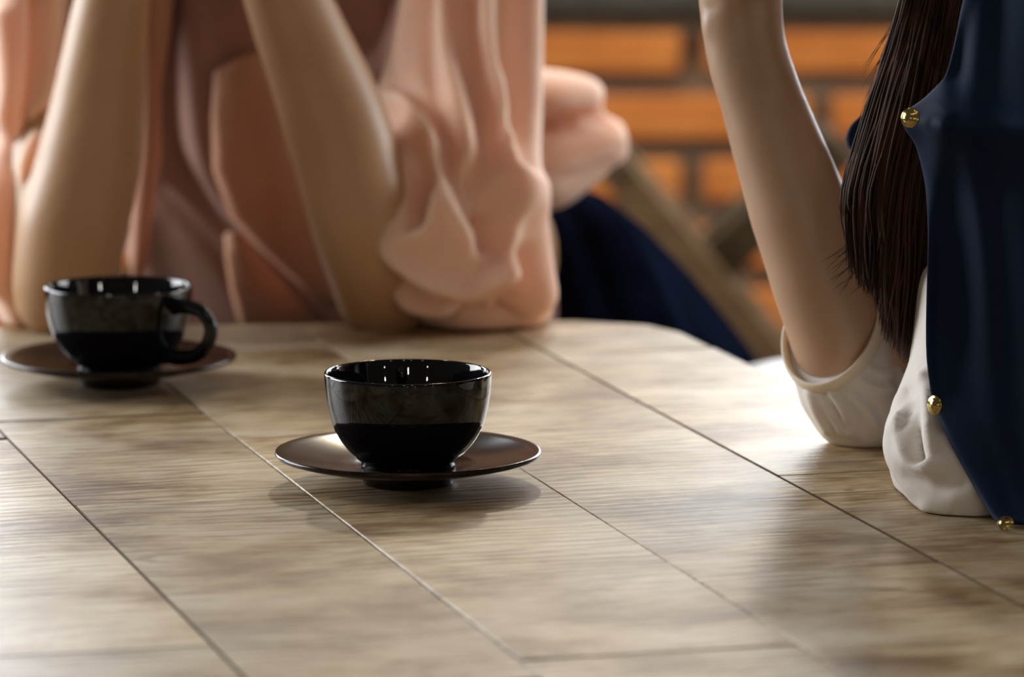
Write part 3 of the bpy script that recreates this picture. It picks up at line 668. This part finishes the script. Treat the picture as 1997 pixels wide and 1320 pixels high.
# jacket: one open shell round the torso
def jacket():
    edge = [(-300, 1920), (-120, 1900), (0, 1880), (90, 1860), (150, 1840), (195, 1800), (222, 1758), (245, 1756), (280, 1782), (350, 1798), (450, 1806), (560, 1808), (700, 1806), (780, 1815), (830, 1834), (870, 1852), (930, 1882), (1000, 1922), (1034, 1944)]
    Yed = [(-300, 2.56), (195, 2.545), (235, 2.535), (350, 2.55), (700, 2.55), (800, 2.535), (930, 2.505), (1034, 2.470)]
    rows = []
    for y in [-300, -200, -120, -60, 0, 45, 90, 120, 150, 172, 195, 208, 222, 234, 245, 262, 280, 315, 350, 400, 450, 505, 560, 630, 700, 740, 780, 805, 830, 850, 870, 900, 930, 965, 1000, 1020, 1034]:
        Ye = table_lookup(Yed, y); e = at(table_lookup(edge, y), y, Ye)
        cx = table_lookup([(-300, 0.39), (400, 0.45), (1034, 0.52)], y)
        cy = 2.66; top = Ye - 0.055 if y < 700 else Ye - table_lookup([(700, .055), (1034, .012)], y)   # nearest point of the shell
        row = []
        near = [e, V((lerp(e.x, cx, 0.18), lerp(Ye, top, 0.55), e.z)), V((lerp(e.x, cx, 0.5), lerp(Ye, top, 0.93), e.z)), V((cx, top, e.z)), V((cx + 0.09, top + 0.04, e.z)), V((cx + 0.15, cy - 0.06, e.z)),
                V((cx + 0.16, cy + 0.04, e.z)), V((cx + 0.10, cy + 0.15, e.z)), V((cx, cy + 0.19, e.z)), V((cx - 0.09, cy + 0.17, e.z)), V((cx - 0.12, cy + 0.13, e.z)), at(table_lookup([(-300, 1930), (0, 1850), (150, 1780), (215, 1690), (248, 1650), (280, 1641), (308, 1652), (340, 1720), (400, 1790), (560, 1830), (800, 1880), (1034, 1960)], y), y, 2.77)]
        S = spline(near, 8)
        for k, p in enumerate(S):
            # long hanging folds
            f = 0
            for cpx, sg, h in ((table_lookup([(-300, 1925), (0, 1902), (150, 1856), (300, 1836), (450, 1822), (700, 1822), (800, 1830)], y), 0.0045, 0.010 if y < 760 else 0.0),
                               (table_lookup([(-300, 1880), (0, 1930), (250, 1895), (600, 1935), (1000, 1990)], y), 0.006, 0.006),
                               (table_lookup([(-300, 1975), (0, 1960), (400, 1950), (1000, 1985)], y), 0.008, -0.006), (1900, 0.008, -0.005 if y < 700 else 0)):
                q = at(cpx, y, 2.50)
                if p.y < 2.6: f += h * math.exp(-((p.x - q.x) / sg) ** 2)
            row.append(p + V((0, -f, 0)) + V((0.0015 * math.sin(p.z * 35 + k * .3), 0.002 * math.sin(p.z * 22 + k * 0.5), 0)))
        rows.append(row)
    neck = V((0.375, 2.70, 1.098)); first = rows[0]
    shoulder = [[lerp(p, V((neck.x, neck.y, p.z)), f) + V((0, 0, h)) for p in first] for f, h in ((0.62, 0.075), (0.45, 0.058), (0.22, 0.034), (0.07, 0.014))]
    return sheet('jacket', shoulder + rows, M['navy'], jw, 0.0035)
jk = jacket()
for p_ in jk.data.vertices: p_.co.z = max(p_.co.z, ZT + 0.003)
bm = bmesh.new()                              # short sleeve on the near arm
tube_r(bm, [V((0.38, 2.56, 1.05)), V((0.41, 2.49, 0.96)), V((0.445, 2.45, 0.86))], [0.066, 0.062, 0.056], n=28)
fuse('jacket_sleeve', bm, M['navy'], jk, 0.005, 4)
# gold buttons
def button(x, y, Y, d, r):
    bm = bmesh.new(); prof = [(0.0001, 0.0), (r * 0.9, 0.0), (r, r * 0.18), (r * 0.94, r * 0.34), (r * 0.8, r * 0.30), (r * 0.7, r * 0.40), (r * 0.35, r * 0.56), (0.0001, r * 0.6)]
    lathe(bm, prof, 28); o = obj('button', bm, M['gold'], jk); o['label'] = 'gold metal button'
    o.location = at(x, y, Y); o.rotation_euler = d.to_track_quat('Z', 'Y').to_euler()
button(1777, 230, 2.524, V((-0.55, -1, 0.25)), 0.0056)
button(1826, 790, 2.522, V((-0.9, -0.75, 0.1)), 0.0056)
button(1962, 1022, 2.458, V((-0.3, -0.9, 0.6)), 0.0045)
# long hair
def strand(bm, pts, r, n=5):
    P = spline(pts, 4); m = len(P); R = [r * min(1, 0.35 + 4 * (1 - i / (m - 1)) ** 0.9) if i < m - 1 else r * 0.15 for i in range(m)]
    R = [min(r, x) for x in R]
    rings = []
    for i, p in enumerate(P):
        t = (P[min(i + 1, m - 1)] - P[max(i - 1, 0)]).normalized(); a = t.cross(V((0, 1, 0))).normalized(); b = a.cross(t)
        rings.append([p + a * R[i] * math.cos(2 * math.pi * k / n) + b * R[i] * math.sin(2 * math.pi * k / n) for k in range(n)])
    add_rings(bm, rings)
bm = bmesh.new(); rnd = random.Random(5)
for k in range(1500):
    u = rnd.random() ** 0.9; dep = rnd.uniform(-0.022, 0.022)
    if u < 0.5:                               # front lock: ends over the forearm
        tip_y = lerp(505, 590, u / 0.5) + rnd.uniform(-110, 30); tip_x = lerp(1655, 1725, u / 0.5) + rnd.uniform(-8, 12)
    else:
        tip_y = lerp(640, 725, (u - 0.5) / 0.5) + rnd.uniform(-90, 15); tip_x = lerp(1722, 1788, (u - 0.5) / 0.5) + rnd.uniform(-10, 8)
    Yb = 2.655 + dep - 0.015 * math.sin(u * 3)
    j = lambda s: rnd.uniform(-s, s)
    pts = [at(lerp(1800, 1930, u), -420, 2.70 + dep), at(lerp(1790, 1905, u) + j(6), -180, 2.69 + dep), at(lerp(1762, 1878, u) + j(8), 0, 2.675 + dep),
           at(lerp(1704, 1845, u) + j(9), 190, Yb + 0.005), at(lerp(1650, 1822, u) + j(10), 370, Yb)]
    if tip_y > 560: pts.append(at(lerp(1648, 1806, u) + j(8), lerp(370, tip_y, 0.55), Yb))
    pts.append(at(tip_x, tip_y, Yb + j(0.006)))
    strand(bm, pts, rnd.uniform(0.0005, 0.0013))
for k in range(46):                           # fly-aways
    x = rnd.uniform(1700, 1760); y = rnd.uniform(20, 180)
    pts = [at(1790 + rnd.uniform(-10, 30), -200, 2.68), at(1772 + rnd.uniform(-16, 10), 0, 2.67), at(lerp(1760, 1700, y / 200) + rnd.uniform(-6, 14), y, 2.66), at(1700 - (y - 20) * 0.12 + rnd.uniform(-20, 24), y + 110, 2.655)]
    strand(bm, pts, 0.00022, 3)
for k in range(26):
    x = rnd.uniform(1660, 1720); y = rnd.uniform(430, 520)
    strand(bm, [at(x + 30, y - 160, 2.64), at(x, y, 2.635), at(x - rnd.uniform(20, 70), y + rnd.uniform(30, 75), 2.635)], 0.00022, 3)
o = obj('hair', bm, M['hair'], jw)
bm = bmesh.new()                              # inner mass and crown
tube_r(bm, [at(1865, -420, 2.715), at(1850, -180, 2.70), at(1822, 0, 2.69), at(1778, 190, 2.675), at(1738, 360, 2.672), at(1718, 470, 2.672)], [(0.017, 0.02), (0.016, 0.02), (0.0145, 0.02), (0.018, 0.02), (0.0215, 0.018), (0.010, 0.012)], n=20)
tube_r(bm, [at(1770, 330, 2.675), at(1770, 480, 2.675), at(1770, 610, 2.675), at(1768, 670, 2.672)], [(0.012, 0.014), (0.0105, 0.014), (0.009, 0.012), (0.005, 0.008)], n=16)
add_ball(bm, Pj(0, -0.022, 0.045), (0.086, 0.096, 0.088), rot=Rj)
for s in (-1, 1): tube_r(bm, [Pj(s * 0.05, 0.05, 0.095), Pj(s * 0.085, 0.0, 0.03), Pj(s * 0.085, -0.03, -0.06), Pj(s * 0.07, -0.06, -0.15)], [(0.02, 0.03), (0.018, 0.05), (0.022, 0.05), (0.018, 0.04)], n=14)
tube_r(bm, [Pj(0, -0.08, 0.06), Pj(0, -0.10, -0.04), Pj(0, -0.095, -0.17)], [(0.07, 0.04), (0.08, 0.03), (0.06, 0.025)], n=18)
fuse('hair_mass', bm, M['hair'], jw, 0.0045, 5)
bm = bmesh.new()                              # navy trousers under the table
for dy in (-0.085, 0.085):
    tube_r(bm, [V((0.52, 2.63 + dy, 0.55)), V((0.30, 2.63 + dy, 0.525)), V((0.10, 2.63 + dy, 0.505)), V((0.115, 2.63 + dy, 0.42)), V((0.14, 2.63 + dy, 0.16))], [0.10, 0.086, 0.066, 0.058, 0.048], n=20)
add_ball(bm, V((0.50, 2.63, 0.60)), (0.13, 0.18, 0.12))
tube_r(bm, [V((0.50, 2.63, 0.60)), V((0.49, 2.63, 0.70)), V((0.47, 2.64, 0.79))], [(0.125, 0.17), (0.11, 0.145), (0.10, 0.135)], n=28)
fuse('trousers', bm, M['navy_skirt'], jw, 0.007, 4)

# ------------------------------------------------------------------ background furniture
# folding stand with crossed legs before the brick wall
YX = 5.2
xt = empty('folding_stand', (at(1375, 530, YX).x, YX, 0)); tag(xt, 'folding wooden stand with crossed diagonal legs before the brick wall', 'stand')
def beam(p, q, w_, t_, name, mt, parent, y):
    d = (q - p); L = d.length; d.normalize(); n = V((-d.z, 0, d.x))
    bm = bmesh.new(); vs = []
    for s in (0, L):
        for a, b in ((-1, -1), (1, -1), (1, 1), (-1, 1)): vs.append(p + d * s + n * a * w_ / 2 + V((0, b * t_ / 2, 0)) + V((0, y, 0)))
    add_rings(bm, [[v - xt.location for v in vs[:4]], [v - xt.location for v in vs[4:]]])
    bmesh.ops.bevel(bm, geom=bm.edges[:], offset=0.004, segments=1, affect='EDGES')
    return obj(name, bm, mt, parent, smooth=False)
c = at(1378, 540, YX); dA = (at(1540, 735, YX) - at(1212, 345, YX)).normalized(); dB = (at(1480, 430, YX) - at(1370, 535, YX)).normalized()
def to_z(c, d, z): return c + d * ((z - c.z) / d.z)
zA, zB = at(0, 285, YX).z, at(0, 285, YX).z
beam(to_z(c, dA, zA), to_z(c, dA, 0.0), 0.040, 0.03, 'cross_leg', M['tan_wood'], xt, 0.0)
beam(to_z(c, dB, zB), to_z(c, dB, 0.0), 0.050, 0.03, 'cross_leg', M['dark_wood'], xt, 0.031)
beam(to_z(c, dA, zA), to_z(c, dA, 0.0), 0.040, 0.03, 'cross_leg', M['tan_wood'], xt, 0.16)
beam(to_z(c, dB, zB), to_z(c, dB, 0.0), 0.050, 0.03, 'cross_leg', M['dark_wood'], xt, 0.129)
for q in (to_z(c, dA, zA - 0.03), to_z(c, dB, zB - 0.03)):
    bm = bmesh.new(); add_tube(bm, [q + V((0, -0.012, 0)) - xt.location, q + V((0, 0.17, 0)) - xt.location], [0.011, 0.011], n=14, ref=V((0, 0, 1))); obj('rod', bm, M['dark_wood'], xt)
# white stool beyond the cut-off corner
sp = at(1752, 732, 3.42)
st = empty('white_stool', (sp.x, 3.42, 0)); tag(st, 'white stool just behind the propped elbow, beyond the table corner', 'stool')
bm = bmesh.new(); z = sp.z
lathe(bm, [(0.0005, z - 0.035), (0.10, z - 0.035), (0.125, z - 0.03), (0.13, z - 0.015), (0.125, z - 0.002), (0.11, z), (0.0005, z)], 48)
obj('seat', bm, M['white_paint'], st)
for a in (45, 135, 225, 315):
    bm = bmesh.new(); d = V((math.cos(math.radians(a)), math.sin(math.radians(a)), 0))
    add_tube(bm, [d * 0.13, d * 0.105 + V((0, 0, z * 0.5)), d * 0.08 + V((0, 0, z - 0.03))], [0.010, 0.012, 0.014], n=12); obj('leg', bm, M['white_paint'], st)
